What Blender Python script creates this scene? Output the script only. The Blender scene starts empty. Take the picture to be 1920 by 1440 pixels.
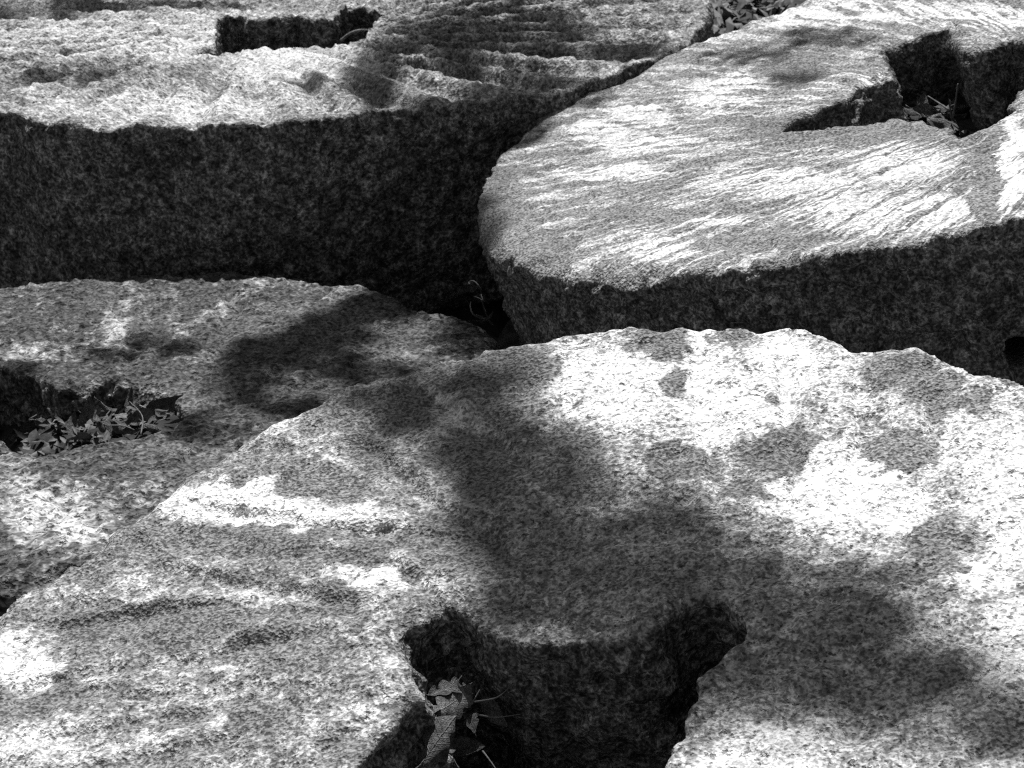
import bpy, bmesh, math, random
import numpy as np
from mathutils import Vector, Matrix
random.seed(4)
rng = np.random.default_rng(11)
scene = bpy.context.scene
C = scene.collection

# ------------------------------------------------------------------ camera, sky, sun, exposure
EYE = np.array([0.0, 0.0, 1.15])
VFOV, PITCH = math.radians(26), math.radians(26)
cam = bpy.data.objects.new('camera', bpy.data.cameras.new('camera'))
C.objects.link(cam)
cam.location = EYE
cam.rotation_euler = (math.pi / 2 - PITCH, 0, 0)
cam.data.sensor_fit = 'VERTICAL'
cam.data.angle = VFOV
cam.data.clip_start, cam.data.clip_end = 0.05, 2000
cam.data.dof.use_dof = True
cam.data.dof.focus_distance = 1.4
cam.data.dof.aperture_fstop = 28.0
scene.camera = cam

SUN_EL, SUN_AZ = math.radians(61), math.radians(5)       # azimuth: ahead of the view, turned to the left
SUN = np.array([-math.sin(SUN_AZ) * math.cos(SUN_EL), math.cos(SUN_AZ) * math.cos(SUN_EL), math.sin(SUN_EL)])
w = bpy.data.worlds.new('World'); scene.world = w; w.use_nodes = True
nt = w.node_tree
sky = nt.nodes.new('ShaderNodeTexSky'); sky.sky_type = 'NISHITA'; sky.sun_disc = False
sky.sun_elevation = SUN_EL; sky.sun_rotation = -SUN_AZ
bw = nt.nodes.new('ShaderNodeRGBToBW')                     # black-and-white photograph
nt.links.new(sky.outputs[0], bw.inputs[0]); nt.links.new(bw.outputs[0], nt.nodes['Background'].inputs[0])
nt.nodes['Background'].inputs[1].default_value = 0.058
sun = bpy.data.objects.new('sun', bpy.data.lights.new('sun', 'SUN')); C.objects.link(sun)
sun.data.energy = 5.0; sun.data.angle = math.radians(0.53); sun.data.color = (1, 1, 1)
sun.rotation_euler = Vector(SUN).to_track_quat('Z', 'Y').to_euler()
scene.view_settings.view_transform = 'Standard'; scene.view_settings.look = 'None'
scene.view_settings.exposure = 0.22; scene.view_settings.gamma = 1
scene.render.engine = 'CYCLES'
scene.cycles.use_denoising = False
scene.cycles.pixel_filter_type = 'BLACKMAN_HARRIS'; scene.cycles.filter_width = 1.2

# ------------------------------------------------------------------ helpers
FPX = 720 / math.tan(VFOV / 2)
def rays(p):
    p = np.asarray(p, float).reshape(-1, 2)
    x = (p[:, 0] - 960) / FPX; y = -(p[:, 1] - 720) / FPX
    c, s = math.cos(PITCH), math.sin(PITCH)
    return np.stack([x, c + y * s, -s + y * c], 1)

def hash3(i, j, k, seed):
    h = (i * 374761393 + j * 668265263 + k * 2147483647 + seed * 1274126177) & 0xffffffff
    h = ((h ^ (h >> 13)) * 1274126177) & 0xffffffff
    h = h ^ (h >> 16)
    return (h & 0xffffff) / float(0xffffff)
def vnoise(P, scale, seed=0):
    Q = P * scale; I = np.floor(Q).astype(np.int64); F = Q - I
    F = F * F * F * (F * (F * 6 - 15) + 10)
    r = 0
    for a in (0, 1):
        for b in (0, 1):
            for c in (0, 1):
                wgt = (F[:, 0] if a else 1 - F[:, 0]) * (F[:, 1] if b else 1 - F[:, 1]) * (F[:, 2] if c else 1 - F[:, 2])
                r = r + wgt * hash3(I[:, 0] + a, I[:, 1] + b, I[:, 2] + c, seed)
    return r * 2 - 1
def fbm(P, scale, octv=4, seed=0, gain=.5):
    r = 0; a = 1
    for o in range(octv):
        r = r + a * vnoise(P, scale * 2.03 ** o, seed + o * 7); a *= gain
    return r
def sstep(a, b, x):
    t = np.clip((x - a) / (b - a), 0, 1); return t * t * (3 - 2 * t)

class NT:
    """tiny node-tree writer"""
    def __init__(s, name):
        s.m = bpy.data.materials.new(name); s.m.use_nodes = True; s.t = s.m.node_tree
        s.b = s.t.nodes['Principled BSDF']; s.b.inputs['Specular IOR Level'].default_value = .2
    def n(s, typ, **kw):
        n = s.t.nodes.new(typ)
        for k, v in kw.items(): setattr(n, k, v)
        return n
    def put(s, sock, v):
        if hasattr(v, 'links') or isinstance(v, bpy.types.NodeSocket): s.t.links.new(v, sock)
        else: sock.default_value = v
    def math(s, op, a, b=0.0, c=0.0, clamp=False):
        n = s.n('ShaderNodeMath', operation=op, use_clamp=clamp)
        s.put(n.inputs[0], a); s.put(n.inputs[1], b)
        if op in ('MULTIPLY_ADD', 'COMPARE'): s.put(n.inputs[2], c)
        return n.outputs[0]
    def ramp(s, v, a, b, lo=0.0, hi=1.0, smooth=True):
        n = s.n('ShaderNodeMapRange', interpolation_type='SMOOTHSTEP' if smooth else 'LINEAR')
        s.put(n.inputs[0], v); s.put(n.inputs[1], a); s.put(n.inputs[2], b); s.put(n.inputs[3], lo); s.put(n.inputs[4], hi)
        return n.outputs[0]
    def mix(s, f, a, b):
        n = s.n('ShaderNodeMix', data_type='FLOAT'); s.put(n.inputs[0], f); s.put(n.inputs[2], a); s.put(n.inputs[3], b)
        return n.outputs[0]
    def noise(s, vec, scale, detail=2, rough=.5, dist=0.0):
        n = s.n('ShaderNodeTexNoise'); s.put(n.inputs['Vector'], vec); n.inputs['Scale'].default_value = scale
        n.inputs['Detail'].default_value = detail; n.inputs['Roughness'].default_value = rough; n.inputs['Distortion'].default_value = dist
        return n.outputs['Fac']
    def voro(s, vec, scale, feature='F1', rnd=1.0):
        n = s.n('ShaderNodeTexVoronoi', feature=feature); s.put(n.inputs['Vector'], vec); n.inputs['Scale'].default_value = scale
        n.inputs['Randomness'].default_value = rnd
        return n.outputs['Distance']
    def grey(s, v):
        n = s.n('ShaderNodeCombineColor'); 
        for i in range(3): s.put(n.inputs[i], v)
        return n.outputs[0]

def simple_mat(name, lo, hi, scale, rough=.85, bump=.002):
    k = NT(name); co = k.n('ShaderNodeTexCoord').outputs['Object']
    oi = k.n('ShaderNodeObjectInfo').outputs['Random']
    f = k.noise(co, scale, 5, .65)
    v = k.mix(k.ramp(f, .3, .7), lo, hi)
    v = k.math('MULTIPLY', v, k.math('MULTIPLY_ADD', oi, .6, .7))
    k.put(k.b.inputs['Base Color'], k.grey(v)); k.b.inputs['Roughness'].default_value = rough
    bn = k.n('ShaderNodeBump'); bn.inputs['Distance'].default_value = bump; bn.inputs['Strength'].default_value = .8
    k.put(bn.inputs['Height'], f); k.put(k.b.inputs['Normal'], bn.outputs[0])
    return k

def tag(o, label=None, cat=None, group=None, kind=None):
    if label: o['label'] = label
    if cat: o['category'] = cat
    if group: o['group'] = group
    if kind: o['kind'] = kind
    return o
def link(name, me, mat=None, parent=None):
    o = bpy.data.objects.new(name, me); C.objects.link(o)
    if mat and not me.materials: me.materials.append(mat)
    if parent: o.parent = parent
    return o
def mesh_py(name, V, F, smooth=True):
    me = bpy.data.meshes.new(name); me.from_pydata([tuple(v) for v in V], [], [tuple(f) for f in F]); me.update()
    if smooth: me.polygons.foreach_set('use_smooth', [True] * len(me.polygons))
    return me
def tube_geo(pts, rad, sides=6):
    pts = [Vector(p) for p in pts]; V = []; F = []; up = Vector((0.13, .31, .94))
    for i, p in enumerate(pts):
        d = (pts[min(i + 1, len(pts) - 1)] - pts[max(i - 1, 0)]).normalized()
        a = d.cross(up).normalized() if abs(d.dot(up)) < .98 else d.orthogonal().normalized()
        b = d.cross(a)
        r = rad[i] if hasattr(rad, '__len__') else rad
        for k in range(sides):
            t = 2 * math.pi * k / sides; V.append(p + (a * math.cos(t) + b * math.sin(t)) * r)
    for i in range(len(pts) - 1):
        for k in range(sides):
            k2 = (k + 1) % sides; F.append((i * sides + k, i * sides + k2, (i + 1) * sides + k2, (i + 1) * sides + k))
    F.append(tuple(range(sides))[::-1]); F.append(tuple((len(pts) - 1) * sides + k for k in range(sides)))
    return V, F
def tube(name, pts, rad, sides=6): return mesh_py(name, *tube_geo(pts, rad, sides))

# ------------------------------------------------------------------ the four stones: place, lean, size
class Stone:
    def __init__(s, c, ax, ay, R, T, fc, off):
        s.c = np.array(c) + EYE; s.R, s.T, s.fc, s.off = R, T, np.array(fc), off
        n = np.array([math.sin(math.radians(ay)), -math.sin(math.radians(ax)), 1.0]); s.N = n / np.linalg.norm(n)
        u = np.array([1.0, 0, 0]) - s.N[0] * s.N; s.U = u / np.linalg.norm(u); s.V = np.cross(s.N, s.U)
    def at(s, pts, h=0.0):                       # picture point -> point on the stone's top plane, h above it (world)
        r = rays(pts); c = s.c + s.N * h - EYE
        return r * ((c @ s.N) / (r @ s.N))[:, None] + EYE
    def uv(s, pts):
        P = s.at(pts) - s.c; return np.stack([P @ s.U, P @ s.V], 1)
    def world(s, u, v, h=0.0): return s.c + s.U * u + s.V * v + s.N * h
    def matrix(s):
        return Matrix([[s.U[i], s.V[i], s.N[i], s.c[i]] for i in range(3)] + [[0, 0, 0, 1]])
SA = Stone([-0.4391, 3.3868, -0.8052], -1.53, -1.86, .84, .37, (0.0, -.13), .07)
SB = Stone([0.5959, 2.2845, -0.6148], -4.11, -18.17, .69, .29, (.17, -.33), 0.0)
SC = Stone([-0.6034, 1.8872, -0.9330], -7.99, -2.48, .60, .25, (-.03, -.05), .10)
SD = Stone([0.0318, 0.9315, -0.7228], 8.19, -11.43, .51, .36, (0.0, -.01), .125)
ALL = (SA, SB, SC, SD)

RIM = {
 'A': [(0,205),(30,212),(60,224),(110,228),(160,232),(210,236),(280,232),(360,236),(450,230),(540,226),(620,214),(700,206),(780,198),(850,190),(960,174),(1010,172),(1060,165),(1125,142),(1195,115),(1260,88),(1300,66),(1317,45)],
 'B': [(888,395),(893,370),(905,340),(920,315),(940,285),(960,262),(1000,230),(1040,200),(1080,182),(1130,160),(1165,148),(1200,130),(1235,108),(1280,90),(1330,66),(1380,50),(1420,34),(1440,30),(1452,27),(1475,16),(1500,3),(895,425),(905,447),(925,465),(950,480),(1000,500),(1050,508),(1100,508),(1180,512),(1260,508),(1360,504),(1425,496),(1490,486),(1560,474),(1620,462),(1685,455),(1750,440),(1810,430),(1860,416),(1910,405)],
 'C': [(-60,556),(0,541),(40,534),(60,528),(110,526),(180,519),(230,519),(300,513),(360,512),(420,509),(480,511),(530,518),(580,524),(620,531),(660,535),(700,543),(735,552),(760,568),(800,580),(860,590),(890,600),(920,612),(938,632),(942,648),(80,1078),(40,1090),(0,1096)],
 'D': [(0,1150),(35,1128),(60,1103),(85,1082),(130,1050),(165,1020),(210,985),(250,957),(300,918),(340,885),(390,852),(450,820),(500,795),(560,765),(600,748),(640,735),(710,712),(780,690),(860,668),(930,652),(1000,638),(1060,626),(1130,614),(1190,606),(1250,604),(1310,606),(1380,608),(1420,612),(1445,612),(1470,604),(1500,606),(1550,618),(1585,632),(1605,646),(1650,646),(1690,642),(1730,647),(1780,668),(1830,688),(1870,697),(1920,715)],
}
EYEPX = {
 'A': [(408,28),(435,20),(465,30),(520,30),(550,22),(590,32),(632,30),(645,10),(665,4),(690,10),(720,15),(700,32),(686,52),(680,72),(645,77),(590,82),(540,84),(480,84),(430,91),(375,94),(372,91),(405,82),(410,60)],
 'B': [(1648,89),(1655,103),(1666,117),(1676,130),(1674,138),(1652,140),(1630,147),(1606,166),(1590,186),(1552,198),(1508,216),(1478,230),(1474,238),(1486,246),(1540,239),(1590,231),(1640,222),(1690,214),(1720,216),(1745,225),(1763,238),(1775,252),(1800,255),(1836,240),(1870,225),(1899,207),(1899,188),(1907,170),(1925,155),(1960,140),(1985,115),(1960,85),(1920,71),(1896,71),(1847,92),(1806,97),(1795,75),(1778,50),(1752,57),(1706,73),(1671,84)],
 'C': [(0,680),(45,692),(75,706),(92,726),(105,730),(140,722),(190,712),(240,716),(290,726),(322,745),(342,768),(346,782),(322,800),(240,822),(130,842),(60,846),(30,842),(5,828),(-60,805),(-150,795),(-200,755),(-150,700),(-80,678)],
 'D': [(748,1201),(752,1180),(785,1150),(815,1128),(853,1120),(888,1140),(905,1170),(930,1196),(975,1204),(1040,1202),(1110,1204),(1163,1204),(1222,1186),(1240,1155),(1270,1128),(1315,1116),(1352,1130),(1396,1168),(1388,1192),(1359,1223),(1322,1251),(1298,1279),(1294,1307),(1275,1349),(1256,1401),(1233,1440),(1200,1530),(1120,1600),(1000,1640),(850,1610),(790,1560),(700,1570),(640,1530),(635,1480),(672,1440),(695,1412),(748,1360),(772,1319),(800,1312),(806,1300),(788,1265),(769,1228)],
}
ST = dict(A=SA, B=SB, C=SC, D=SD)

# ------------------------------------------------------------------ stone material
def stone_mat(name, pale, dark, lich, thr, streak=0.0, grain=1.0, crust=1.0, speck=.62, lift=0.0):
    """pale rock with pits and grains, overgrown by flat grey lichen where the vertex field says so"""
    k = NT(name); co = k.n('ShaderNodeTexCoord').outputs['Object']
    at = k.n('ShaderNodeAttribute', attribute_name='fld'); sp = k.n('ShaderNodeSeparateColor'); k.put(sp.inputs[0], at.outputs['Color'])
    R, G, B = sp.outputs
    big = k.noise(co, 6, 4, .6); mid = k.noise(co, 34, 4, .66); fine = k.noise(co, 115 * grain, 2.5, .65); tiny = k.noise(co, 320 * grain, 1, .6)
    crumb = k.noise(co, 190 * grain, 3, .65)
    vor = k.voro(co, 80 * grain); vor2 = k.voro(co, 230 * grain)
    # rock: pale with grey drift, dark and light grains
    tone = k.math('ADD', k.math('MULTIPLY', mid, 1.2), k.math('MULTIPLY', big, .9))
    tone = k.math('ADD', tone, k.math('MULTIPLY', k.math('SUBTRACT', fine, .5), 1.25))
    tone = k.math('ADD', tone, k.math('MULTIPLY', G, .55)); tone = k.math('ADD', tone, k.math('SUBTRACT', at.outputs['Alpha'], .5))
    rock = k.mix(k.ramp(tone, .80 - lift, 1.55 - lift), dark, pale)
    grainv = k.ramp(tiny, .36, .60, .50, 1.15)
    rock = k.math('MULTIPLY', rock, k.mix(k.math('MULTIPLY', G, .75), grainv, k.ramp(tiny, .34, .48, .72, 1.05)))
    vc = k.n('ShaderNodeTexVoronoi'); k.put(vc.inputs['Vector'], co); vc.inputs['Scale'].default_value = 260 * grain
    cs = k.n('ShaderNodeSeparateColor'); k.put(cs.inputs[0], vc.outputs['Color']); cell = cs.outputs[0]      # crystals
    rock = k.math('MULTIPLY', rock, k.mix(k.math('MULTIPLY', G, .5), k.ramp(cell, .0, .75, .58, 1.10, False), k.ramp(cell, .0, .3, .7, 1.04, False)))
    pit = k.math('MULTIPLY', k.ramp(vor, .10, .30, 1, 0), k.ramp(mid, .46, .58))
    dk = k.ramp(crumb, speck - .04, speck + .05)
    rock = k.math('MULTIPLY', rock, k.math('MULTIPLY_ADD', dk, -.66, 1.0))
    # lichen
    st = 0.0
    e = k.math('ADD', R, k.math('MULTIPLY', k.math('SUBTRACT', mid, .5), 1.1 if streak else 2.0))
    e = k.math('ADD', e, k.math('MULTIPLY', k.math('SUBTRACT', fine, .5), 1.3))
    if streak:
        sa = k.n('ShaderNodeAttribute', attribute_name='streak').outputs['Vector']
        s1 = k.noise(sa, 1.0, 3, .5); s2 = k.noise(sa, 2.5, 2, .5)
        e = k.math('SUBTRACT', e, k.math('MULTIPLY', k.math('SUBTRACT', s1, .5), streak))
        e = k.math('SUBTRACT', e, k.math('MULTIPLY', k.math('SUBTRACT', s2, .5), streak * .9))
    e = k.math('SUBTRACT', e, k.math('MULTIPLY', G, .5 if streak else .3))
    m = k.ramp(e, thr - .2, thr + .2)
    lc = k.math('MULTIPLY', lich, k.ramp(tiny, .36, .62, .42, 1.6, False))
    lc = k.math('MULTIPLY', lc, k.ramp(big, .3, .7, .8, 1.2)); lc = k.math('MULTIPLY', lc, k.ramp(cell, 0, 1, .75, 1.25, False))
    col = k.mix(k.math('MULTIPLY', m, .92), rock, lc)
    # walls: mottled darker than the tops, with pale flecks (B = how much wall)
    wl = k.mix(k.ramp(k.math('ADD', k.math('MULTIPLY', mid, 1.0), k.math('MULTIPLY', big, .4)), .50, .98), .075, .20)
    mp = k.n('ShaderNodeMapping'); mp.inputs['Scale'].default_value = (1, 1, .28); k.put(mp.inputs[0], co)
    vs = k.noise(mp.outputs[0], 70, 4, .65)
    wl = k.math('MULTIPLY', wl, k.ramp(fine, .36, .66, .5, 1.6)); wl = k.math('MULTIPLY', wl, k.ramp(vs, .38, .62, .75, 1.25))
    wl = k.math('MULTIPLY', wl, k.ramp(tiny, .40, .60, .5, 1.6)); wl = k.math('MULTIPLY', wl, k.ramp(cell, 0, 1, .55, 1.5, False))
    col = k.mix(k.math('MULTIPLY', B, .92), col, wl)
    k.put(k.b.inputs['Base Color'], k.grey(col)); k.b.inputs['Roughness'].default_value = .92
    k.b.inputs['Specular IOR Level'].default_value = .12
    # relief
    h = k.math('MULTIPLY', fine, .75); h = k.math('ADD', h, k.math('MULTIPLY', mid, 1.0))
    h = k.math('ADD', h, k.math('MULTIPLY', vor2, .25)); h = k.math('ADD', h, k.math('MULTIPLY', tiny, .55))
    h = k.math('SUBTRACT', h, k.math('MULTIPLY', pit, .55)); h = k.math('SUBTRACT', h, k.math('MULTIPLY', dk, .22))
    hl = k.math('ADD', k.math('MULTIPLY', k.voro(co, 300 * grain), .45), k.math('MULTIPLY', tiny, .8))
    hl = k.math('ADD', hl, k.math('MULTIPLY', mid, .9)); hl = k.math('ADD', hl, .30)
    h = k.mix(k.math('MULTIPLY', m, .85), h, hl)
    bn = k.n('ShaderNodeBump'); bn.inputs['Distance'].default_value = .0037 * crust; bn.inputs['Strength'].default_value = 1.0
    k.put(bn.inputs['Height'], h); k.put(k.b.inputs['Normal'], bn.outputs[0])
    return k.m

# ------------------------------------------------------------------ stone mesh
def closed_r(th, r, R, seed, n=720):
    """measured rim radii where the rim shows, an uneven circle elsewhere"""
    t = np.linspace(-math.pi, math.pi, n, endpoint=False)
    o = np.argsort(th); th, r = th[o], r[o]
    g = np.stack([np.cos(t) * 3, np.sin(t) * 3, t * 0 + seed], 1)
    rr = R * (1 + .012 * fbm(g, 1.0, 4, seed))
    gaps = np.append(np.diff(th), th[0] + 2 * math.pi - th[-1])
    thx = np.concatenate([th - 2 * math.pi, th, th + 2 * math.pi]); rx = np.tile(r, 3); gx = np.tile(gaps, 3)
    meas = np.interp(t, thx, rx)
    i = np.searchsorted(thx, t, 'right') - 1
    d = np.minimum(t - thx[i], thx[i + 1] - t)
    wgt = np.where(gx[i] < math.radians(25), 0, sstep(0, .2, d))
    return t, meas * (1 - wgt) + rr * wgt
def poly_dist(P, Q):
    """distance of points P to closed polyline Q, and inside test"""
    d = np.full(len(P), 9.0); ins = np.zeros(len(P), bool)
    for i in range(len(Q)):
        a, b = Q[i], Q[(i + 1) % len(Q)]; ab = b - a
        t = np.clip(((P - a) @ ab) / (ab @ ab), 0, 1)
        d = np.minimum(d, np.hypot(*(P - a - t[:, None] * ab).T))
        c = (a[1] > P[:, 1]) != (b[1] > P[:, 1])
        if abs(ab[1]) > 1e-12: ins ^= c & (P[:, 0] < ab[0] * (P[:, 1] - a[1]) / ab[1] + a[0])
    return d, ins
def resample(Q, step):
    out = []
    for i in range(len(Q)):
        a, b = Q[i], Q[(i + 1) % len(Q)]; n = max(1, int(np.linalg.norm(b - a) / step))
        out += [a + (b - a) * k / n for k in range(n)]
    return np.array(out)
def blobs(S, P, L):
    f = np.zeros(len(P)); P3 = np.stack([P[:, 0], P[:, 1], P[:, 0] * 0], 1)
    P = P + np.stack([.0085 * fbm(P3, 22, 4, 61, .65), .0085 * fbm(P3, 22, 4, 62, .65)], 1)
    for n_, b in enumerate(L):
        cx, cy, rx, ry = b[:4]; s = b[4] if len(b) > 4 else .95 + .25 * ((n_ * 7) % 5) / 4
        c = S.uv([(cx, cy)])[0]; J = (S.uv([(cx + rx, cy), (cx, cy + ry)]) - c).T
        q = np.linalg.solve(J, (P - c).T); d = np.hypot(*q)
        f = np.maximum(f, s * sstep(1.6, .55, d))
    return f

def build_stone(key, name, mat, vox, label, nf, depth, prof, chip, eyechip, grey_blobs, pale_blobs, base_grey=0.0, drill=(), wide=(), shift=(), cuts=(), cutd=.0080):
    S = ST[key]
    q = S.uv(RIM[key]); t, r = closed_r(np.arctan2(q[:, 1], q[:, 0]), np.hypot(*q.T), S.R, ord(key))
    outer = np.stack([r * np.cos(t), r * np.sin(t)], 1)
    hole = resample(S.uv(EYEPX[key]), .012)
    bm = bmesh.new()
    def loop(Q, z, sc=1.0): return [bm.verts.new((x * sc, y * sc, z)) for x, y in Q]
    ot, ob, ht, hb = loop(outer, 0), loop(outer, -S.T, .985), loop(hole, 0), loop(hole, -S.T)
    for a, b in ((ot, ob), (ht, hb)):
        n = len(a)
        for i in range(n): bm.faces.new((a[i], b[i], b[(i + 1) % n], a[(i + 1) % n]))
    for a, b in ((ot, ht), (ob, hb)):
        es = [bm.edges.get((l[i], l[(i + 1) % len(l)])) for l in (a, b) for i in range(len(l))]
        bmesh.ops.triangle_fill(bm, use_beauty=True, use_dissolve=False, edges=es)
    bmesh.ops.recalc_face_normals(bm, faces=bm.faces[:])
    me0 = bpy.data.meshes.new('tmp'); bm.to_mesh(me0); bm.free()
    o = bpy.data.objects.new('tmp', me0); C.objects.link(o)
    if drill:
        for (px, py, rad, dep) in drill:
            hs = np.linspace(0, -S.T, 300); L = np.array([(S.at([(px, py)], h)[0] - S.c) for h in hs]); z = hs[np.argmin(abs(np.hypot(L @ S.U, L @ S.V) - S.R * .99))]
            g = S.at([(px, py)], z)[0] - S.c; u, v = g @ S.U, g @ S.V
            bd = bmesh.new(); bmesh.ops.create_cone(bd, cap_ends=True, segments=24, radius1=rad, radius2=rad, depth=dep)
            mc = bpy.data.meshes.new('cut'); bd.to_mesh(mc); bd.free()
            oc = bpy.data.objects.new('cut', mc); C.objects.link(oc)
            ax = Vector((u, v, 0)).normalized()
            oc.matrix_world = Matrix.Translation((u, v, z)) @ ax.to_track_quat('Z', 'Y').to_matrix().to_4x4()
            md = o.modifiers.new('b', 'BOOLEAN'); md.object = oc; md.operation = 'DIFFERENCE'; md.solver = 'EXACT'
    md = o.modifiers.new('r', 'REMESH'); md.mode = 'VOXEL'; md.voxel_size = vox; md.use_smooth_shade = True
    bpy.context.view_layer.update()
    me = bpy.data.meshes.new_from_object(o.evaluated_get(bpy.context.evaluated_depsgraph_get()))
    for x in [o] + [x for x in C.objects if x.name.startswith('cut')]: bpy.data.objects.remove(x)
    nv = len(me.vertices); P = np.empty(nv * 3); me.vertices.foreach_get('co', P); P = P.reshape(-1, 3)
    E = np.empty(len(me.edges) * 2, np.int64); me.edges.foreach_get('vertices', E); E = E.reshape(-1, 2)
    deg = np.bincount(E.ravel(), minlength=nv)[:, None]
    def smooth(X, it, lam=.5):
        for _ in range(it):
            A = np.stack([np.bincount(E[:, 0], X[E[:, 1], i], nv) + np.bincount(E[:, 1], X[E[:, 0], i], nv) for i in range(X.shape[1])], 1)
            X = X + lam * (A / deg - X)
        return X
    P = smooth(P, 3)
    uv = P[:, :2]; rad = np.hypot(*uv.T); th = np.arctan2(uv[:, 1], uv[:, 0])
    d_out = np.interp(th, np.append(t, t[0] + 2 * math.pi), np.append(r, r[0])) - rad
    d_hole, _ = poly_dist(uv, S.uv(EYEPX[key]))
    top = sstep(-.06, -.012, P[:, 2])
    # dressing furrows, cut tangentially to a circle round the eye
    w2 = uv - S.fc; rr = np.hypot(*w2.T); phi = np.arctan2(w2[:, 1], w2[:, 0]) + np.arcsin(np.clip(S.off / np.maximum(rr, .02), -1, 1))
    P3 = np.stack([P[:, 0], P[:, 1], P[:, 2] + ord(key)], 1)
    ph = phi * nf / (2 * math.pi) + (.04 if key == 'A' else .12) * fbm(P3, 3.0, 2, 5)
    x = ph - np.floor(ph)
    if prof == 'saw': sh = np.where(x < .30, x / .30, (1 - x) / .70); sh = sh * sh * (3 - 2 * sh)
    elif prof == 'step': sh = np.where(x < .86, x / .86, (1 - x) / .14); sh = .25 + .75 * sh
    else: sh = 1 - np.exp(-((x - .5) / .13) ** 2) * (.75 + .5 * (x > .5))
    cell = np.floor(ph).astype(np.int64); amp = .8 + .4 * hash3(cell, cell * 0, cell * 0, ord(key))
    wear = np.clip(.9 + (.2 if key == 'A' else .45) * fbm(P3, 3.0, 2, 31), .3, 1.3)
    near_eye = sstep(.16, .30, rr / S.R * .6) if key != 'A' else np.clip(rr / .42, .3, 1) * (.5 + .5 * np.abs(w2[:, 0]) / np.maximum(rr, .01))
    rimfade = (.2 + .8 * sstep(0, .06, d_out)) if key == 'A' else (.4 + .6 * sstep(0, .05, d_out))
    dz = -(1 - sh) * depth * amp * wear * near_eye * rimfade
    Rc = np.zeros(nv); Gc = np.zeros(nv); cz = np.zeros(nv)
    for line in cuts:                            # furrow edges one by one: a crisp step with a shallow trough below it
        q = S.uv(line); best = np.full(nv, 9.0); sd = np.zeros(nv); tp = np.zeros(nv); nsg = len(q) - 1
        wob = .0026 * fbm(P3, 40, 3, 91)
        for i in range(nsg):
            a, b = q[i], q[i + 1]; ab = b - a; t_ = np.clip(((uv - a) @ ab) / (ab @ ab), 0, 1); e_ = uv - a - t_[:, None] * ab
            d_ = np.hypot(*e_.T); side = np.sign(ab[0] * e_[:, 1] - ab[1] * e_[:, 0]); u_ = best > d_
            sd = np.where(u_, side * d_, sd); tp = np.where(u_, (i + t_) / nsg, tp); best = np.minimum(best, d_)
        sd = -sd + wob; tap = np.clip(np.minimum(tp, 1 - tp) * 6, 0, 1) * (np.abs(sd) < .12)      # positive: the side towards the right of the line
        cz = np.maximum(cz, tap * cutd * np.where(sd > 0, np.exp(-sd / (.020 if key != 'A' else .045)), np.exp(sd / (.0024 if key != 'A' else .008))))
        Rc = np.maximum(Rc, tap * .22 * np.where(sd > 0, np.exp(-sd / .018), 0)); Gc = np.maximum(Gc, tap * .4 * np.where(sd < 0, np.exp(sd / .015), 0))
    dz -= cz
    # broken edges
    c1 = np.clip(fbm(P3, 9, 3, 77) + .15, 0, 1.2); c2 = np.clip(fbm(P3, 26, 3, 78) + .2, 0, 1)
    e_o = .008 + chip * (.030 * c1 + .012 * c2); e_h = .007 + eyechip * (.034 * c1 + .016 * c2)
    dz -= .55 * e_o * np.clip(1 - d_out / e_o, 0, 1) ** 2 + .6 * e_h * np.clip(1 - d_hole / e_h, 0, 1) ** 2
    P[:, 2] += dz * top
    P = smooth(P, 2)
    me.vertices.foreach_set('co', P.ravel()); me.update()
    Nn = np.empty(nv * 3); me.vertices.foreach_get('normal', Nn); Nn = Nn.reshape(-1, 3)
    # weathering relief
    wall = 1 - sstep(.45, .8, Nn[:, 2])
    edge = np.exp(-np.minimum(d_out, d_hole).clip(0) / .02)
    gr = dict(A=.004, C=.0030).get(key, 0.0); a = gr * fbm(P3, 95, 2, 6) * (1 - .5 * wall) + .0026 * fbm(P3, 14, 3, 1) + .0024 * fbm(P3, 55, 3, 2) * (1 + .8 * wall + .5 * edge * chip)
    pits = np.clip(fbm(P3, 60, 3, 3) - .78, 0, 1) * .007
    P = P + Nn * (a + .007 * wall * fbm(P3, 7, 3, 9) - .010 * wall * np.clip(fbm(P3, 24, 3, 19) - .55, 0, 1) - pits)[:, None]
    me.vertices.foreach_set('co', P.ravel()); me.update()
    me.polygons.foreach_set('use_smooth', np.ones(len(me.polygons), bool))
    # fields for the material: grey lichen, pale crust, wall
    R_ = np.clip(base_grey + blobs(S, uv, grey_blobs), 0, 1.2); G_ = blobs(S, uv, pale_blobs)
    if prof == 'step':
        lo = 1 - sstep(0, .5, x); hi = sstep(.55, .86, x) * (x < .93); fd = sstep(.2, .35, rr / S.R * .6) * wear
        R_ = R_ + .26 * lo * fd; G_ = np.maximum(G_, 0) + .28 * hi * fd; R_ = R_ - .12 * hi * fd
    R_ = R_ + Rc; G_ = G_ + Gc; tone_ = np.zeros(nv)
    for b in shift: tone_ = tone_ + b[4] * np.minimum(blobs(S, uv, [b[:4] + (1.0,)]) * 1.0, 1)
    if wide: R_ = R_ + blobs(S, uv, wide)
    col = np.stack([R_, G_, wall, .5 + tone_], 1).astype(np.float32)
    at = me.attributes.new('fld', 'FLOAT_COLOR', 'POINT'); at.data.foreach_set('color', col.ravel())
    q_ = uv - np.array([.17, -.33]); s_al = np.hypot(*q_.T); ph2 = np.arctan2(-q_[:, 1], -q_[:, 0])
    sv = np.stack([ph2 * 32.0, s_al * 4.5, P[:, 2] * 20], 1).astype(np.float32)
    at = me.attributes.new('streak', 'FLOAT_VECTOR', 'POINT'); at.data.foreach_set('vector', sv.ravel())
    me.name = name
    ob = link(name, me, mat); ob.matrix_world = S.matrix()
    bpy.data.meshes.remove(me0)
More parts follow.
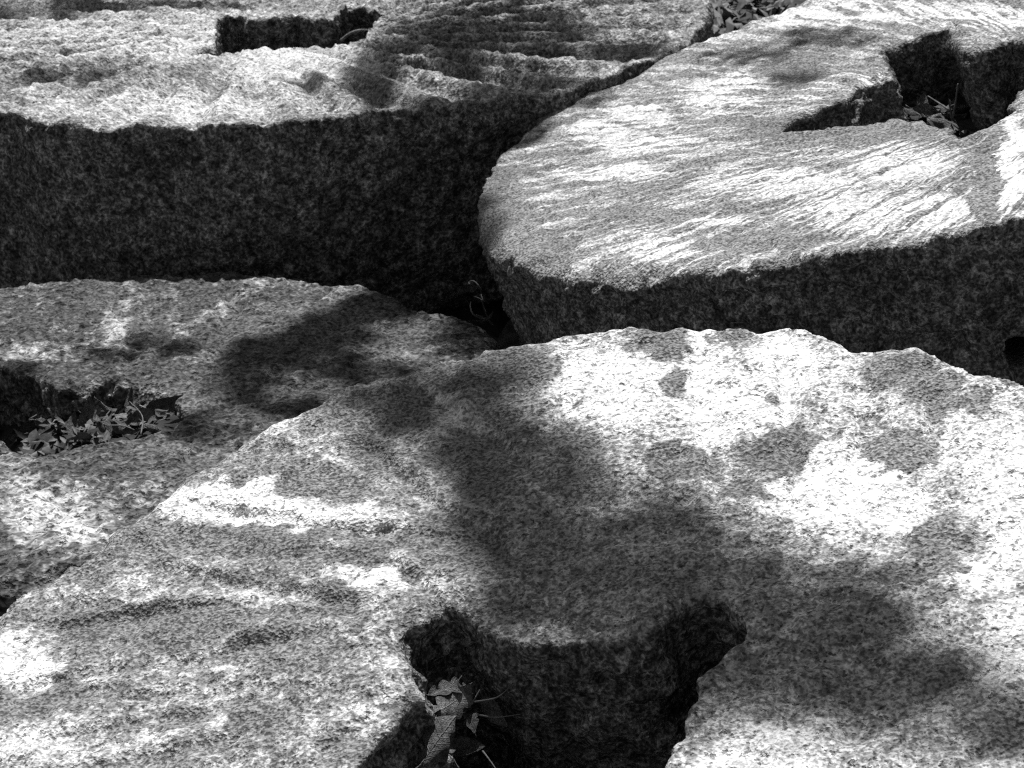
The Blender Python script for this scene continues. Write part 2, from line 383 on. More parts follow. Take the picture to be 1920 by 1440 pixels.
    return tag(ob, label, 'millstone', 'old millstones lying together')

GREY_D = [(1240,645,60,32),(1350,637,52,22),(1268,715,30,25),(1455,840,80,52),(1282,860,58,35),(1680,690,70,38),(1735,735,35,35),(1690,838,72,48),(1770,995,90,55),(1810,745,28,18),(1775,705,25,15),(1890,712,30,15),(985,680,50,40),(1085,830,65,35,.6),(1100,905,65,45,.6),(1430,745,22,12),(1380,915,50,22),(1685,1070,70,25),(1100,740,30,20),(1255,970,80,45,.5),
 (175,1055,55,50,1.25),(165,1170,38,26,1.15),(480,1000,120,35),(685,850,55,35),(570,905,45,22),(620,905,50,25),(455,900,28,16),(310,1005,60,28),(605,795,45,28),(675,1045,50,30),(850,1020,120,60),(330,1150,110,40),(740,760,80,40,.5),(930,790,60,45,.5),(320,1168,80,42),(615,1128,55,25),(112,1300,62,38),(530,1205,95,32),(325,1340,50,32),(480,1335,50,40),(640,1390,60,30),
 (860,700,70,25),(1000,1010,150,70,.5),(900,900,90,70,.5),(1200,1080,200,50,.5),(1450,1060,90,50,.5),(1600,1160,100,45,.5),(1750,1260,120,40,.5),(1600,1290,100,40,.5),(1400,1330,60,60,.5),(1880,1360,70,50,.5),(1560,1060,50,25)]
PALE_D = [(1380,760,90,60),(1560,920,110,70),(1480,660,50,40),(1150,720,110,70),(1860,1000,100,90,.7),(1890,1180,60,60),(1450,1410,110,40),(450,930,120,30),(560,965,60,22),(30,1230,70,50),(60,1390,90,30,.6),(1650,940,60,30),(1320,680,40,60),(690,1080,70,25),(850,780,40,30,.6),(1880,870,60,80,.8),(660,960,80,20,.6)]
GREY_B = [(940,400,50,80),(1000,470,70,30),(1850,350,26,80,1.1),(1400,450,120,12),(1560,245,150,22),(1480,130,60,30),(1200,400,100,12)]
PALE_B = [(1120,240,50,22),(1190,268,110,18),(1350,180,60,32),(1400,155,60,20),(1500,150,60,15),(1755,395,70,35),(1700,300,90,35),(1450,340,150,26),(1250,460,100,16),(1150,320,110,14),(1905,300,22,90,1.1),(1500,30,100,20),(1650,20,150,22),(1850,30,100,20),(1200,215,60,22),(1650,150,30,12),(1600,400,120,30),(1330,410,60,12)]
PALE_B = [b if len(b) > 4 else b + (.62,) for b in PALE_B]
CUTS_D = [[(1000,1005),(820,992),(590,977),(440,952),(318,926)],[(760,1128),(667,1122),(506,1104),(386,1070),(262,1052)],[(640,1098),(544,1107),(375,1122),(240,1141),(127,1160),(0,1164)],[(660,1165),(555,1182),(420,1205),(360,1224),(247,1242)],[(560,1268),(499,1284),(360,1317),(262,1336),(195,1362),(22,1385)],
 [(740,1325),(650,1365),(570,1404)],[(260,1238),(165,1257),(105,1265),(0,1287)],[(980,1060),(915,995),(825,940),(720,850),(635,785)],[(1010,890),(950,830),(860,770),(782,722)],[(870,1150),(820,1115),(760,1060),(695,1008)],[(1345,960),(1335,880),(1304,760),(1300,606)],[(1440,970),(1490,890),(1470,760),(1465,606)],[(1560,960),(1610,800),(1605,648)],[(1742,980),(1747,860),(1738,650)],[(520,1262),(380,1280),(200,1300)],[(480,1365),(330,1392),(120,1436)]]
CUTS_C = [[(240,700),(238,625),(190,545)],[(100,670),(40,650),(-40,630)],[(300,690),(285,600),(262,522)],[(400,690),(420,600),(430,518)],[(430,780),(600,690),(850,655)],[(420,760),(560,655),(690,560)],[(330,860),(210,880),(60,960)],[(160,870),(80,930),(30,1060)],[(380,820),(300,900),(230,960)]]
CUTS_D = [l[::-1] if l[0][0] - l[-1][0] > 90 else l for l in CUTS_D]; CUTS_C = [l[::-1] if l[0][0] - l[-1][0] > 90 else l for l in CUTS_C]
GREY_C = [(600,620,220,60,.7),(420,740,160,60,.6),(250,560,120,40,.5),(330,860,120,40,.7),(700,700,150,30,.6)]
PALE_C = [(100,960,90,60,.75),(30,880,50,40,.5),(215,590,20,60,.6),(330,590,15,60,.5),(60,660,80,20,.5)]
MA = stone_mat('coarse pale stone', .66, .24, .17, 1.1, grain=.62, crust=1.3, lift=-.03)
MB = stone_mat('lichen streaked stone', .80, .34, .17, .33, streak=2.7, grain=.9, crust=.8, speck=.68, lift=.1)
MC = stone_mat('coarse grey stone', .60, .10, .12, .86, grain=.55, crust=1.6, speck=.58, lift=-.12)
MD = stone_mat('pale stone with lichen discs', .86, .24, .16, .66, grain=1.0, crust=.9, lift=.03)
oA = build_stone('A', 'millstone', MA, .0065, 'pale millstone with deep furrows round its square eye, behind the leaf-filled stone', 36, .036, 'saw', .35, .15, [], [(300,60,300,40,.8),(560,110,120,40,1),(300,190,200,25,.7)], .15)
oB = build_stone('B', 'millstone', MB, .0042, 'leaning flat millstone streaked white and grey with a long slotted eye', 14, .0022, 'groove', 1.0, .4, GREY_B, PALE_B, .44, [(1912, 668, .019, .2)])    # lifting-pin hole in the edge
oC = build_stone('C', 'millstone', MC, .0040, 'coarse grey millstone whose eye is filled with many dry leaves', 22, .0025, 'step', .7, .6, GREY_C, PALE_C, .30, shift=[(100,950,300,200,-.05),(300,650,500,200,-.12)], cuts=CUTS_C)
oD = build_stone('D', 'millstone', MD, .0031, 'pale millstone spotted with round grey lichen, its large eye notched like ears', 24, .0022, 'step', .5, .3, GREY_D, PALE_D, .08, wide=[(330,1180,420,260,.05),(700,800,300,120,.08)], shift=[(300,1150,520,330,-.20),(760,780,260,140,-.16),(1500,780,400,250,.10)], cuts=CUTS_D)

# ------------------------------------------------------------------ ground
def bottom_z(S, x, y, extra=0.0):
    c = S.c - S.N * (S.T + extra); return c[2] - (S.N[0] * (x - c[0]) + S.N[1] * (y - c[1])) / S.N[2]
def ground_z(x, y):
    x = np.asarray(x, float); y = np.asarray(y, float)
    num = np.zeros_like(x); den = np.full_like(x, .5)
    for S in ALL:
        d = np.maximum(np.hypot(x - S.c[0], y - S.c[1]) - S.R * .93, 0.0)
        wgt = 1 / (d / .12 + .02) ** 2 * np.exp(-d / .8)
        dd = np.maximum(np.hypot(x - S.c[0], y - S.c[1]), 1e-6); s = np.minimum(1, S.R / dd)
        num += wgt * bottom_z(S, S.c[0] + (x - S.c[0]) * s, S.c[1] + (y - S.c[1]) * s, -.012); den += wgt
    P = np.stack([x, y, x * 0], -1).reshape(-1, 3)
    z = num / den + (.02 * fbm(P, 2.2, 3, 50)).reshape(x.shape) * sstep(0, 1, 1 / den)
    out = np.min([np.hypot(x - S.c[0], y - S.c[1]) - S.R for S in ALL], 0)
    z = z - .17 * sstep(-.05, .05, out) * sstep(.5, .12, out)
    far = np.hypot(x, y - 3)
    return z + .25 * sstep(6, 60, far) * (fbm(P, .05, 2, 4)).reshape(x.shape)
gx = np.concatenate([-np.geomspace(600, 2.6, 26)[:-1], np.linspace(-2.5, 3, 140), np.geomspace(3.1, 600, 26)])
gy = np.concatenate([-np.geomspace(600, .7, 26)[:-1], np.linspace(-.6, 7, 190), np.geomspace(7.1, 900, 26)])
X, Y = np.meshgrid(gx, gy); Z = ground_z(X, Y)
nx, ny = len(gx), len(gy)
Vg = np.stack([X, Y, Z], -1).reshape(-1, 3)
Fg = [(j * nx + i, j * nx + i + 1, (j + 1) * nx + i + 1, (j + 1) * nx + i) for j in range(ny - 1) for i in range(nx - 1)]
msoil = simple_mat('dark soil', .02, .07, 30, .95, .012).m
tag(link('ground', mesh_py('ground', Vg, Fg), msoil), kind='structure')

# ------------------------------------------------------------------ dry leaves and stems
def leaf_geo(L, wd, lobes, bend, cup, twist, seed, n=22, stalk=True):
    r = random.Random(seed); V = []; F = []; p1, p2 = r.uniform(0, .6), r.uniform(0, .6); w1, w2 = r.uniform(.85, 1.1), r.uniform(.85, 1.1)
    k1, k2 = r.uniform(0, 6), r.uniform(1.5, 3.5)
    for i in range(n + 1):
        t = i / n; env = max(0.02, math.sin(math.pi * t ** .85)) ** .8
        lb = lambda p: 1 + .6 * (abs(math.sin(math.pi * (lobes * t + p))) ** .8 - .6) if lobes else 1 + .06 * math.sin(40 * t + p)
        a = bend * (t - .4); x = L * (math.sin(a) / bend if abs(bend) > .05 else t - .4); z0 = L * ((1 - math.cos(a)) / bend if abs(bend) > .05 else 0)
        tw = twist * (t - .5)
        for s_ in (-1, -.55, 0, .55, 1):
            wv = wd * L * env * (lb(p1) * w1 if s_ < 0 else lb(p2) * w2)
            th = abs(s_) * cup * (1 + .25 * math.sin(k1 + 5 * t))        # each half rolls up round the midrib
            yy = math.copysign(wv * (math.sin(th) / cup if abs(cup) > .05 else abs(s_)), s_) if s_ else 0.0
            zz = wv * ((1 - math.cos(th)) / cup if abs(cup) > .05 else 0) + .05 * wd * L * math.sin(k1 + k2 * 6 * t + 2 * s_) * abs(s_)
            V.append((x - (.10 * L * abs(s_) if lobes else 0), yy * math.cos(tw) - zz * math.sin(tw), z0 + zz * math.cos(tw) + yy * math.sin(tw)))
    for i in range(n):
        for j in range(4): F.append((i * 5 + j, i * 5 + j + 1, (i + 1) * 5 + j + 1, (i + 1) * 5 + j))
    if not stalk: return V, F
    k = len(V); b0 = Vector(V[2])                                     # stalk
    sv, sf = tube_geo([b0, b0 + Vector((-.12 * L, 0, .02 * L)), b0 + Vector((-.24 * L, .03 * L, .06 * L))], L * .010, 4)
    V += [tuple(v) for v in sv]; F += [tuple(q + k for q in f) for f in sf]
    return V, F
def leaf_mat(name, lo, hi):
    k = NT(name); co = k.n('ShaderNodeTexCoord').outputs['Object']; sx = k.n('ShaderNodeSeparateXYZ'); k.put(sx.inputs[0], co)
    oi = k.n('ShaderNodeObjectInfo').outputs['Random']
    ay = k.math('ABSOLUTE', sx.outputs[1]); ph = k.math('SUBTRACT', k.math('MULTIPLY', sx.outputs[0], 62.0), k.math('MULTIPLY', ay, 60.0))
    vein = k.ramp(k.math('SINE', ph), .82, 1.0); rib = k.ramp(ay, .004, .014, 1, 0); vein = k.math('MAXIMUM', vein, rib)
    f = k.noise(co, 9, 5, .65); g = k.noise(co, 45, 3, .6)
    v = k.mix(k.ramp(f, .32, .68), lo, hi); v = k.math('MULTIPLY', v, k.ramp(g, .3, .7, .7, 1.25))
    v = k.math('MULTIPLY', v, k.math('MULTIPLY_ADD', vein, .12, .95)); v = k.math('MULTIPLY', v, k.math('MULTIPLY_ADD', oi, .8, .55))
    k.put(k.b.inputs['Base Color'], k.grey(v)); k.b.inputs['Roughness'].default_value = .6
    bn = k.n('ShaderNodeBump'); bn.inputs['Distance'].default_value = .012; bn.inputs['Strength'].default_value = .8
    k.put(bn.inputs['Height'], k.math('ADD', vein, g)); k.put(k.b.inputs['Normal'], bn.outputs[0])
    return k.m
mleaf = leaf_mat('dry leaf', .11, .31)
mlitter = simple_mat('dry litter', .05, .20, 60, .75, .0015).m
mtwig = simple_mat('dry twig', .08, .22, 90, .8, .001).m
LEAF = []
for i in range(10):
    LEAF.append(mesh_py('dead_leaf', *leaf_geo(1, random.uniform(.20, .30), [3, 0, 4, 3, 0][i % 5], random.choice((-1, 1)) * random.uniform(.6, 2.4), random.choice((-1, 1, 1)) * random.uniform(.5, 2.2), random.uniform(-1.3, 1.3), i)))
    LEAF[-1].materials.append(mleaf)
LEAF.append(mesh_py('dead_leaf', *leaf_geo(1, .30, 3, -1.9, -1.6, 1.2, 77))); LEAF[-1].materials.append(mleaf)
def put_leaf(p, size, rz, ry, rx, label, group, i=None):
    o = link('dead_leaf', LEAF[random.randrange(10) if i is None else i])
    o.location = p; o.scale = (size,) * 3; o.rotation_euler = (rx, ry, rz)
    return tag(o, label, 'leaf', group)
def put_twig(S, pts, rad, label, group, cat='twig', name='dry_twig'):
    """points: picture x, y and height over the stone's top"""
    P = [Vector(S.at([(x, y)], h)[0]) for x, y, h in pts]
    base = P[0].copy()
    Q = []                                   # smooth the polyline
    for i in range(len(P) - 1):
        p0, p1, p2, p3 = P[max(i - 1, 0)], P[i], P[i + 1], P[min(i + 2, len(P) - 1)]
        for k in range(4):
            t = k / 4; Q.append(.5 * ((2 * p1) + (p2 - p0) * t + (2 * p0 - 5 * p1 + 4 * p2 - p3) * t * t + (3 * p1 - p0 - 3 * p2 + p3) * t ** 3))
    Q.append(P[-1])
    n = len(Q); o = link(name, tube(name, [q - base for q in Q], [rad * (1 - .55 * i / (n - 1)) for i in range(n)], 6), mtwig)
    o.location = base
    return tag(o, label, cat, group)

# soil and crumbled litter packed in the eyes
def eye_fill(key, pts, name, amp, bits, seed):
    """uneven soil bed inside an eye; pts: (picture x, y, depth) control heights"""
    S = ST[key]; hole = S.uv(EYEPX[key]); r = random.Random(seed)
    ctl = np.array([list(S.uv([(x, y)])[0]) + [-h] for x, y, h in pts])
    lo, hi = hole.min(0) - .02, hole.max(0) + .02; st = .012
    us = np.arange(lo[0], hi[0] + st, st); vs = np.arange(lo[1], hi[1] + st, st); Ug, Wg = np.meshgrid(us, vs)
    P = np.stack([Ug.ravel(), Wg.ravel()], 1)
    def hz(P):
        d = np.hypot(P[:, None, 0] - ctl[None, :, 0], P[:, None, 1] - ctl[None, :, 1]); wgt = 1 / (d + .01) ** 3
        z = (wgt * ctl[None, :, 2]).sum(1) / wgt.sum(1)
        return z + amp * fbm(np.stack([P[:, 0], P[:, 1], P[:, 0] * 0 + seed], 1), 22, 3, seed)
    z = hz(P); d, ins = poly_dist(P, hole); keep = ins | (d < .018)
    V = np.stack([P[:, 0], P[:, 1], z], 1); idx = -np.ones(len(P), int); idx[keep] = np.arange(keep.sum())
    F = []; n = len(us)
    for j in range(len(vs) - 1):
        for i in range(n - 1):
            q = [idx[j * n + i], idx[j * n + i + 1], idx[(j + 1) * n + i + 1], idx[(j + 1) * n + i]]
            if min(q) >= 0: F.append(tuple(q))
    o = link('soil', mesh_py('soil', V[keep], F), msoil); o.matrix_world = S.matrix(); tag(o, kind='structure')
    # crumbs
    VV = []; FF = []; cand = P[ins & (d > .012)]
    for _ in range(bits):
        c = cand[r.randrange(len(cand))] + np.array([r.uniform(-.006, .006), r.uniform(-.006, .006)]); zz = hz(c[None])[0]
        L = r.uniform(.012, .034); v, f = leaf_geo(L, r.uniform(.12, .3), 0, r.uniform(-2, 2), r.uniform(-1, 1), r.uniform(-2, 2), r.random(), 3, False)
        M = Matrix.Translation((c[0], c[1], zz + r.uniform(.001, .010))) @ Matrix.Rotation(r.uniform(0, 6.3), 4, 'Z') @ Matrix.Rotation(r.uniform(-.8, .8), 4, 'Y') @ Matrix.Rotation(r.uniform(-.8, .8), 4, 'X')
        k = len(VV); VV += [tuple(M @ Vector(q)) for q in v]; FF += [tuple(q + k for q in g) for g in f]
    o = link('leaf_litter', mesh_py('leaf_litter', VV, FF), mlitter); o.matrix_world = S.matrix()
    tag(o, name, 'litter', kind='stuff')
    return hz, hole

hzC, hoC = eye_fill('C', [(280,765,.016),(220,770,.016),(160,790,.024),(100,810,.05),(40,800,.085),(-60,760,.12),(-150,740,.13),(320,780,.014),(200,820,.018),(130,740,.04),(60,830,.08)], 'crumbled dry leaf litter filling the eye of the coarse grey stone', .008, 300, 3)
hzB, hoB = eye_fill('B', [(1700,190,.10),(1760,215,.095),(1790,240,.10),(1600,215,.05),(1500,235,.018),(1850,190,.13),(1900,150,.15),(1760,110,.12),(1540,228,.03),(1660,200,.08)], 'bits of dry litter at the bottom of the slotted eye', .006, 300, 5)
hzD, hoD = eye_fill('D', [(820,1400,.075),(880,1400,.10),(960,1400,.2),(1150,1400,.29),(1200,1500,.29),(850,1500,.10),(780,1180,.24),(850,1200,.2),(1330,1190,.22),(1000,1250,.28),(700,1500,.09)], 'scraps of dry litter lying deep in the notched eye', .010, 160, 8)
hzA, hoA = eye_fill('A', [(550,50,.22),(450,60,.22),(650,50,.22)], 'scraps of litter deep in the square eye of the furrowed stone', .01, 60, 9)

def on_bed(S, hz, px, py, guess, lift):
    """follow the sight line down to the litter bed"""
    h = -guess
    for _ in range(6):
        P = S.at([(px, py)], h)[0] - S.c; h = hz(np.array([[P @ S.U, P @ S.V]]))[0]
    return S.at([(px, py)], h + lift)[0]
lab = 'dry curled leaf heaped in the eye of the coarse grey stone'
for (x, y, s, rz, ry, rx) in [(165,790,.055,1.5,-1.0,.2),(122,760,.05,1.2,-.8,.5),(225,750,.05,.6,.3,.5),(165,765,.055,2.6,-.2,.4),(180,780,.05,-.4,.1,.6),(235,780,.065,.5,-.1,.7),(300,768,.06,.2,-.5,1.0),(318,765,.045,1.0,-.4,.8),(262,775,.05,2.2,-.4,.6),(215,800,.05,.3,.2,.4),(250,805,.06,-.1,.1,.3),(190,825,.045,.8,-.1,.5),(140,812,.05,2.0,-.3,.4),(60,805,.055,.4,.1,.7),(95,795,.05,-.6,-.3,.5),(275,790,.06,.1,-.1,.4),(245,762,.045,1.8,-.6,.3),(205,765,.04,.2,.5,.3),(150,745,.05,-.2,.1,.2),(30,820,.05,1.2,0,.3),(290,800,.04,-.5,.2,.4),(172,830,.04,2.7,-.1,.3),(110,775,.06,.5,-.2,.2),(200,745,.04,1.4,-.7,.2),(228,740,.035,.9,-.9,.2)]:
    put_leaf(on_bed(SC, hzC, x, y, .03, .007), s * 1.0, rz, ry, rx, lab, 'leaves heaped in the grey stone')
for pts in [[(264,815,-.004),(268,788,.004),(262,772,.004),(243,753,-.004)],[(200,798,-.01),(230,798,-.006),(252,806,-.006)],[(55,786,-.05),(85,770,-.045),(112,764,-.04)],[(262,760,-.01),(278,768,-.006),(290,774,-.006)]]:
    put_twig(SC, pts, .0010, 'thin dry stalk among the leaves in the coarse grey stone', 'stalks in the grey stone', 'stalk', 'dry_stalk')
lab = 'small dry leaf caught in the clump in the eye of the lichen-spotted stone'
for (x, y, h, s, rz, ry, rx, i) in [(830,1375,.018,.080,1.0,-.3,.5,10),(848,1318,.03,.06,.8,-.1,.5,3),(812,1345,.035,.05,.9,-.3,.2,2),(925,1332,.06,.05,-.9,.2,.7,6),(848,1292,.03,.055,.3,.1,.1,7),(790,1364,.035,.045,.8,0,.4,8),(870,1405,.07,.05,-.4,-.3,.5,4),(805,1425,.06,.05,1.3,-.4,.5,0),(745,1425,.06,.045,1.7,-.5,.3,5),(950,1354,.07,.035,-.2,.1,.3,3),(880,1345,.05,.04,2.0,-.2,.2,2)]:
    put_leaf(SD.at([(x, y)], -h - .012)[0], s * .72, rz, ry, rx, 'largest dry lobed leaf, curled on top of the clump in the notched eye' if i == 10 else lab, 'leaves in the lichen-spotted stone', i)
for pts in [[(890,1316,-0.043),(925,1310,-0.040),(942,1301,-0.037),(962,1281,-0.035)],[(872,1298,-0.043),(858,1282,-0.037),(866,1267,-0.035)],[(905,1408,-0.070),(918,1425,-0.070),(930,1442,-0.070)],[(895,1340,-0.055),(930,1345,-0.055),(976,1339,-0.050)],[(885,1320,-0.045),(893,1305,-0.043),(900,1293,-0.040)]]:
    put_twig(SD, pts, .0008, 'spiky dry twig sticking out of the notched eye', 'twigs in the lichen-spotted stone')
lab = 'dry leaf scrap at the bottom of the slotted eye'
for (x, y, s, rz, ry, rx) in [(1750,205,.06,-.8,-.6,.2),(1795,205,.05,.1,-.2,1.0),(1708,207,.045,.3,.1,.5),(1735,212,.05,-.2,.2,.7),(1770,225,.06,-.7,.1,.5),(1785,240,.06,.5,.1,.4),(1770,213,.045,.2,0,.6),(1727,200,.04,1.2,-.8,.3)]:
    put_leaf(on_bed(SB, hzB, x, y, .09, .010), s, rz, ry, rx, lab, 'leaf scraps in the slotted eye')
put_twig(SB, [(1787,218,-.095),(1792,190,-.075),(1796,157,-.05)], .0018, 'upright pale stalk standing in the slotted eye', None, 'stalk', 'dry_stalk')
put_twig(SB, [(1780,206,-.09),(1760,193,-.085),(1740,180,-.08)], .0016, 'thin stalk leaning across the litter in the slotted eye', None, 'stalk', 'dry_stalk')
put_twig(SB, [(1783,216,-.095),(1783,200,-.08),(1789,196,-.078)], .0014, 'short bent stalk beside the upright one in the slotted eye', None, 'stalk', 'dry_stalk')
put_twig(SA, [(640,76,-.03),(655,64,-.01),(672,57,.004),(690,56,.006)], .0035, 'thin arched twig lying in the square eye of the furrowed stone', None)
# clump of stems and leaves in the gap between three stones
put_twig(SC, [(905,570,-.04),(902,545,.0),(890,528,.015),(880,528,.012),(880,533,.01)], .0014, 'thin hooked tendril in the gap beside the leaning stone', None, 'tendril', 'dry_tendril')
lab = 'dry stem in the dark gap between three stones'
for pts in [[(920,605,-.03),(908,580,-.01),(905,562,.005),(902,552,.01)],[(905,565,-.01),(898,560,.0),(890,556,.008)],[(910,600,-.02),(888,590,-.005),(882,575,.005),(883,566,.01)],[(925,610,-.02),(912,598,-.008),(893,590,.0)]]:
    put_twig(SC, pts, .0014, lab, 'stems in the gap between stones', 'sprig', 'dry_sprig')
lab = 'dry leaf in the dark gap between three stones'
for (x, y, h, s, rz, ry, rx) in [(800,530,.12,.06,.1,.1,.3),(790,545,.12,.05,1.0,.1,.2),(865,555,.1,.06,.5,-.2,.2),(905,600,.08,.04,.4,-.2,.3)]:
    put_leaf(SC.at([(x, y)], -h)[0], s, rz, ry, rx, lab, 'leaves in the gap between stones')

# leaf litter over the open ground
VV = []; FF = []; n = 0; r = random.Random(21)
cand = []
while len(cand) < 15000:
    x = r.uniform(-3.2, 4.2); y = r.uniform(-1.2, 9.5)
    if y > 7 and r.random() < .5: continue
    if any(math.hypot(x - S.c[0], y - S.c[1]) < S.R * 1.01 for S in ALL): continue
    cand.append((x, y))
gz = ground_z(np.array([c[0] for c in cand]), np.array([c[1] for c in cand]))
for (x, y), z in zip(cand, gz):
    L = r.uniform(.04, .11); v, f = leaf_geo(L, r.uniform(.15, .3), r.choice((0, 3, 4)), r.uniform(-2, 2), r.uniform(-1, 1), r.uniform(-1.5, 1.5), r.random(), 3, False)
    M = Matrix.Translation((x, y, z + r.uniform(.005, .03))) @ Matrix.Rotation(r.uniform(0, 6.3), 4, 'Z') @ Matrix.Rotation(r.uniform(-.7, .7), 4, 'Y') @ Matrix.Rotation(r.uniform(-.7, .7), 4, 'X')
    k = len(VV); VV += [tuple(M @ Vector(q)) for q in v]; FF += [tuple(q + k for q in g) for g in f]
tag(link('leaf_litter', mesh_py('leaf_litter', VV, FF), mlitter), 'dry fallen leaves strewn over the ground round the stones', 'litter', kind='stuff')

# dead grass and leaf bits behind the stones
r = random.Random(33); VV = []; FF = []; xy = []
while len(xy) < 16000:
    x, y = r.uniform(-.6, 2.6), r.uniform(3.4, 8.5)
    if any(math.hypot(x - S.c[0], y - S.c[1]) < S.R * 1.0 for S in ALL): continue
    xy.append((x, y))
gz = ground_z(np.array([c[0] for c in xy]), np.array([c[1] for c in xy]))
for (x, y), z in zip(xy, gz):
    L = r.uniform(.02, .075); wv = L * r.uniform(.05, .28); a = r.uniform(0, 6.283); el = r.uniform(-.1, 1.0); b = Vector((x, y, z + r.uniform(.0, .03)))
    d = Vector((math.cos(a) * math.cos(el), math.sin(a) * math.cos(el), math.sin(el))); sd = Vector((-math.sin(a), math.cos(a), r.uniform(-.6, .6))); dr = Vector((0, 0, -.35 * L * r.random()))
    k = len(VV); VV += [b - sd * wv * .3, b + sd * wv * .3, b + d * L * .55 + sd * wv, b + d * L + dr, b + d * L * .55 - sd * wv]; FF += [(k, k + 1, k + 2, k + 4), (k + 4, k + 2, k + 3)]
mgrass = simple_mat('dead grass', .10, .30, 25, .8, .001).m
tag(link('dead_grass', mesh_py('dead_grass', VV, FF, False), mgrass), 'matted dead grass and leaf scraps on the ground behind the stones', 'grass', kind='stuff')

# ------------------------------------------------------------------ the tree whose low boughs shade the stones
SHADE = [
 ('D', [(870,720,90,35,.35),(930,800,90,60,.35),(1010,890,110,70,.45),(1150,980,120,60,.5),(1300,1090,130,50,.5),(1450,1180,120,60,.35),(930,705,70,25,.6),(820,760,90,50,.55),(890,840,80,60,.85),(960,940,120,80,.95),(1070,1030,150,60,1),(1240,1010,110,60,.9),(1350,1060,110,50,.9),(1050,1120,140,45,.85),(1130,1160,130,35,.8),(1420,1120,100,50,.85),(1260,1170,150,40,.9),(1540,1170,200,75,.7),(1740,1250,200,80,.72),(1480,1290,150,80,.55),(1880,1340,100,60,.7),(1650,1330,200,40,.45),(700,770,90,45,.35),(1200,1300,140,120,.7),(1640,1080,60,30,.35)]),
 ('C', [(720,575,70,25,.95),(620,620,80,35,.95),(510,655,80,25,.95),(650,690,130,25,.6),(450,720,70,35,.85),(560,760,90,25,.7),(400,800,70,30,.45),(10,690,60,14,.9),(860,640,60,20,.5),(250,640,120,30,.25)]),
 ('A', [(200,4,250,8,.6),(120,133,140,7,.75),(60,20,120,6,.5),(600,144,80,7,.75),(690,140,38,45,.9),(720,95,35,30,.8),(840,60,130,30,.65),(1000,60,100,35,.5),(990,130,50,20,.7),(1150,90,90,12,.5),(820,190,90,13,.75),(1090,155,70,16,.7),(950,15,160,8,.6)]),
 ('B', [(1560,70,120,16,.45),(1390,105,90,16,.45),(1480,150,60,14,.3)]),
]
LSIZE = .042
pts = []; cen = []
for key, L in SHADE:
    S = ST[key]
    for cx, cy, rx, ry, dn in L:
        q = S.uv([(cx + rx, cy), (cx, cy + ry), (cx, cy)]); area = math.pi * abs(np.cross(q[0] - q[2], q[1] - q[2]))
        N = int(-math.log(1 - min(dn, .96)) * area * S.N[2] / (.5 * LSIZE * LSIZE * .62)) + 3
        lift = random.uniform(4.4, 5.6) + (1.5 if cx > 1450 and key == 'D' else 0); cen.append(S.at([(cx, cy)])[0] + SUN * lift)
        for _ in range(N):
            a = random.uniform(0, 6.283); rr_ = math.sqrt(random.random()) * random.uniform(.85, 1.12)
            p = S.at([(cx + rx * rr_ * math.cos(a), cy + ry * rr_ * math.sin(a))])[0]
            pts.append(p + SUN * (lift + random.uniform(-.4, .4)))
for _ in range(230):                            # extra foliage, added to shade the gap between the three stones
    pts.append(SC.at([(random.uniform(850, 922), random.uniform(575, 655))], random.choice((0.0, -.1, -.2)))[0] + SUN * random.uniform(4.2, 5.2))
for _ in range(170):  # more leaves added to keep sun off the ground in that gap
    pts.append(np.array([random.uniform(-.09, .06), random.uniform(2.36, 2.54), .02]) + SUN * random.uniform(4.2, 5.2))
# crown proper, kept clear of the sun paths that light the stones
TB = np.array([0.7, 10.6, 0.0]); TB[2] = ground_z(TB[:1], TB[1:2])[0]
ncr = 0
while ncr < 9000:
    d = rng.normal(size=3); d /= np.linalg.norm(d); d *= rng.random() ** .4
    p = TB + np.array([0, 0, 5.6]) + d * np.array([3.4, 3.4, 2.7])
    if vnoise(p[None], .9, 3)[0] < -.12: continue
    g = p - SUN * (p[2] - .3) / SUN[2]
    if -2.2 < g[0] < 2.2 and g[1] < 5.2: continue
    pts.append(p); ncr += 1
pts = np.array(pts); n = len(pts)
ax = rng.normal(size=(n, 3)); ax /= np.linalg.norm(ax, axis=1)[:, None]; ax[:, 2] *= .5
bx = np.cross(ax, rng.normal(size=(n, 3))); bx /= np.linalg.norm(bx, axis=1)[:, None]
sz = (LSIZE * rng.uniform(.8, 1.25, n)); sz[-ncr:] *= 2.4; sz = sz[:, None]
V4 = np.stack([pts - ax * sz, pts - bx * sz * .55 + ax * sz * .1, pts + ax * sz, pts + bx * sz * .55 + ax * sz * .1], 1).reshape(-1, 3)
F4 = np.arange(4 * n).reshape(-1, 4)
tree = bpy.data.objects.new('shade_tree', None); C.objects.link(tree); tree.location = TB
tag(tree, 'broadleaf tree whose low boughs throw dappled shade over the stones', 'tree')
mcr = simple_mat('foliage', .05, .10, 3, .6, .001).m; mbk = simple_mat('bark', .06, .16, 14, .9, .02).m
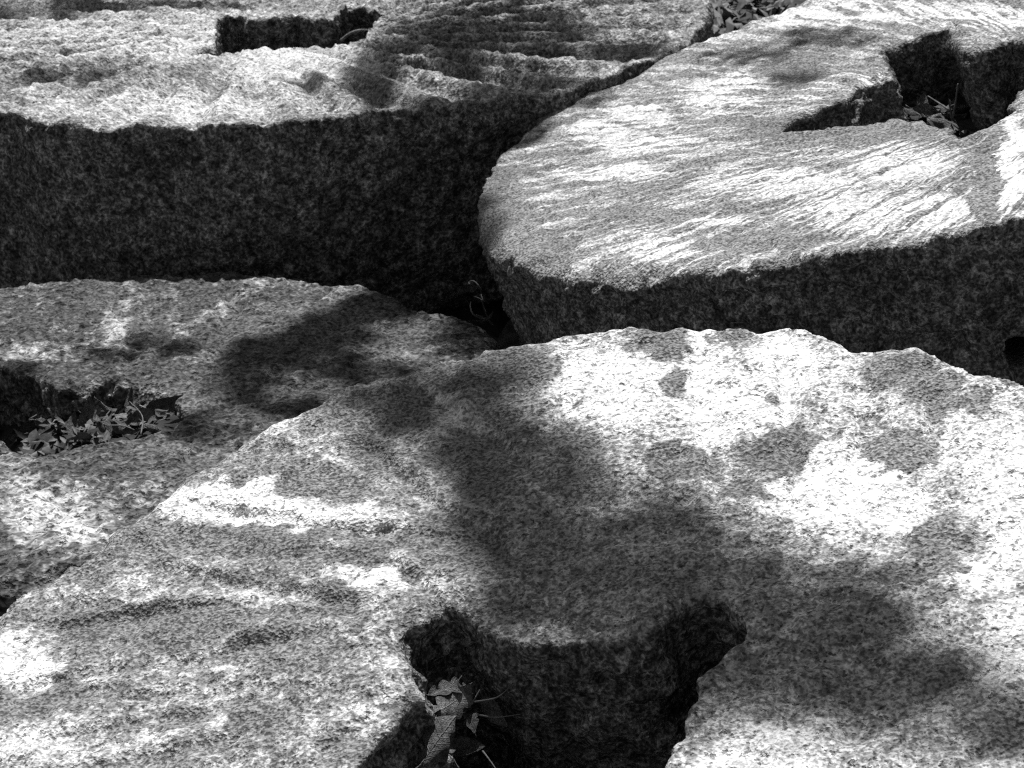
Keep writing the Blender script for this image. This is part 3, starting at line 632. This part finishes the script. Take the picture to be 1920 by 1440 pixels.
o = link('crown', mesh_py('crown', V4 - TB, F4.tolist(), False), mcr, tree)
tr = [Vector(v) for v in ((0, 0, -.2), (.05, -.05, 1.2), (.0, -.12, 2.6), (.1, -.1, 4.2), (.0, .05, 5.8), (.1, .0, 7.4))]
link('trunk', tube('trunk', tr, [.30, .22, .19, .15, .09, .03], 14), mbk, tree)
cen = np.array(cen); order = np.argsort(-cen[:, 1])
def limb(a, b, r0, r1, k=7, sag=.15):
    a, b = Vector(a), Vector(b); q = []
    for i in range(k + 1):
        t = i / k; p = a.lerp(b, t); p.z += sag * math.sin(math.pi * t); p += Vector((random.uniform(-1, 1), random.uniform(-1, 1), random.uniform(-1, 1))) * .04 * (b - a).length * (0 < i < k) * .6
        q.append(p)
    link('branch', tube('branch', q, [r0 + (r1 - r0) * i / k for i in range(k + 1)], 8), mbk, tree); return q
bp = [('A', (950, 5)), ('A', (850, 50)), ('A', (718, 100)), ('A', (690, 150)), ('C', (715, 572)), ('C', (620, 620)), ('D', (800, 740)), ('D', (900, 850)), ('D', (980, 950)), ('D', (1080, 1040)), ('D', (1250, 1015)), ('D', (1350, 1060)), ('D', (1450, 1130)), ('D', (1600, 1180)), ('D', (1750, 1230)), ('D', (1880, 1300))]
bough = [Vector(ST[k].at([p])[0] + SUN * 4.9 - TB) for k, p in bp]
stem = [Vector((0, -.1, 3.2)), Vector((-.15, -1.0, 3.7)), Vector((-.25, -2.2, 4.2)), bough[0].lerp(Vector((-.25, -2.2, 4.2)), .4)] + bough
link('branch', tube('branch', stem, [.06, .045, .034, .026] + [.020 - .014 * i / len(bough) for i in range(len(bough))], 8), mbk, tree)
for e in cen:
    e = Vector(e - TB); m = min(bough, key=lambda q: (q - e).length)
    if (m - e).length > .05: limb(m, e, .005, .0025, 5, .03)
for k in range(9):
    a = k * 2.4; h = 3.6 + k * .42
    limb((0, 0, h), (2.6 * math.cos(a) * (1 - k * .05), 2.6 * math.sin(a) * (1 - k * .05), h + 1.3), .07, .015, 6, .1)
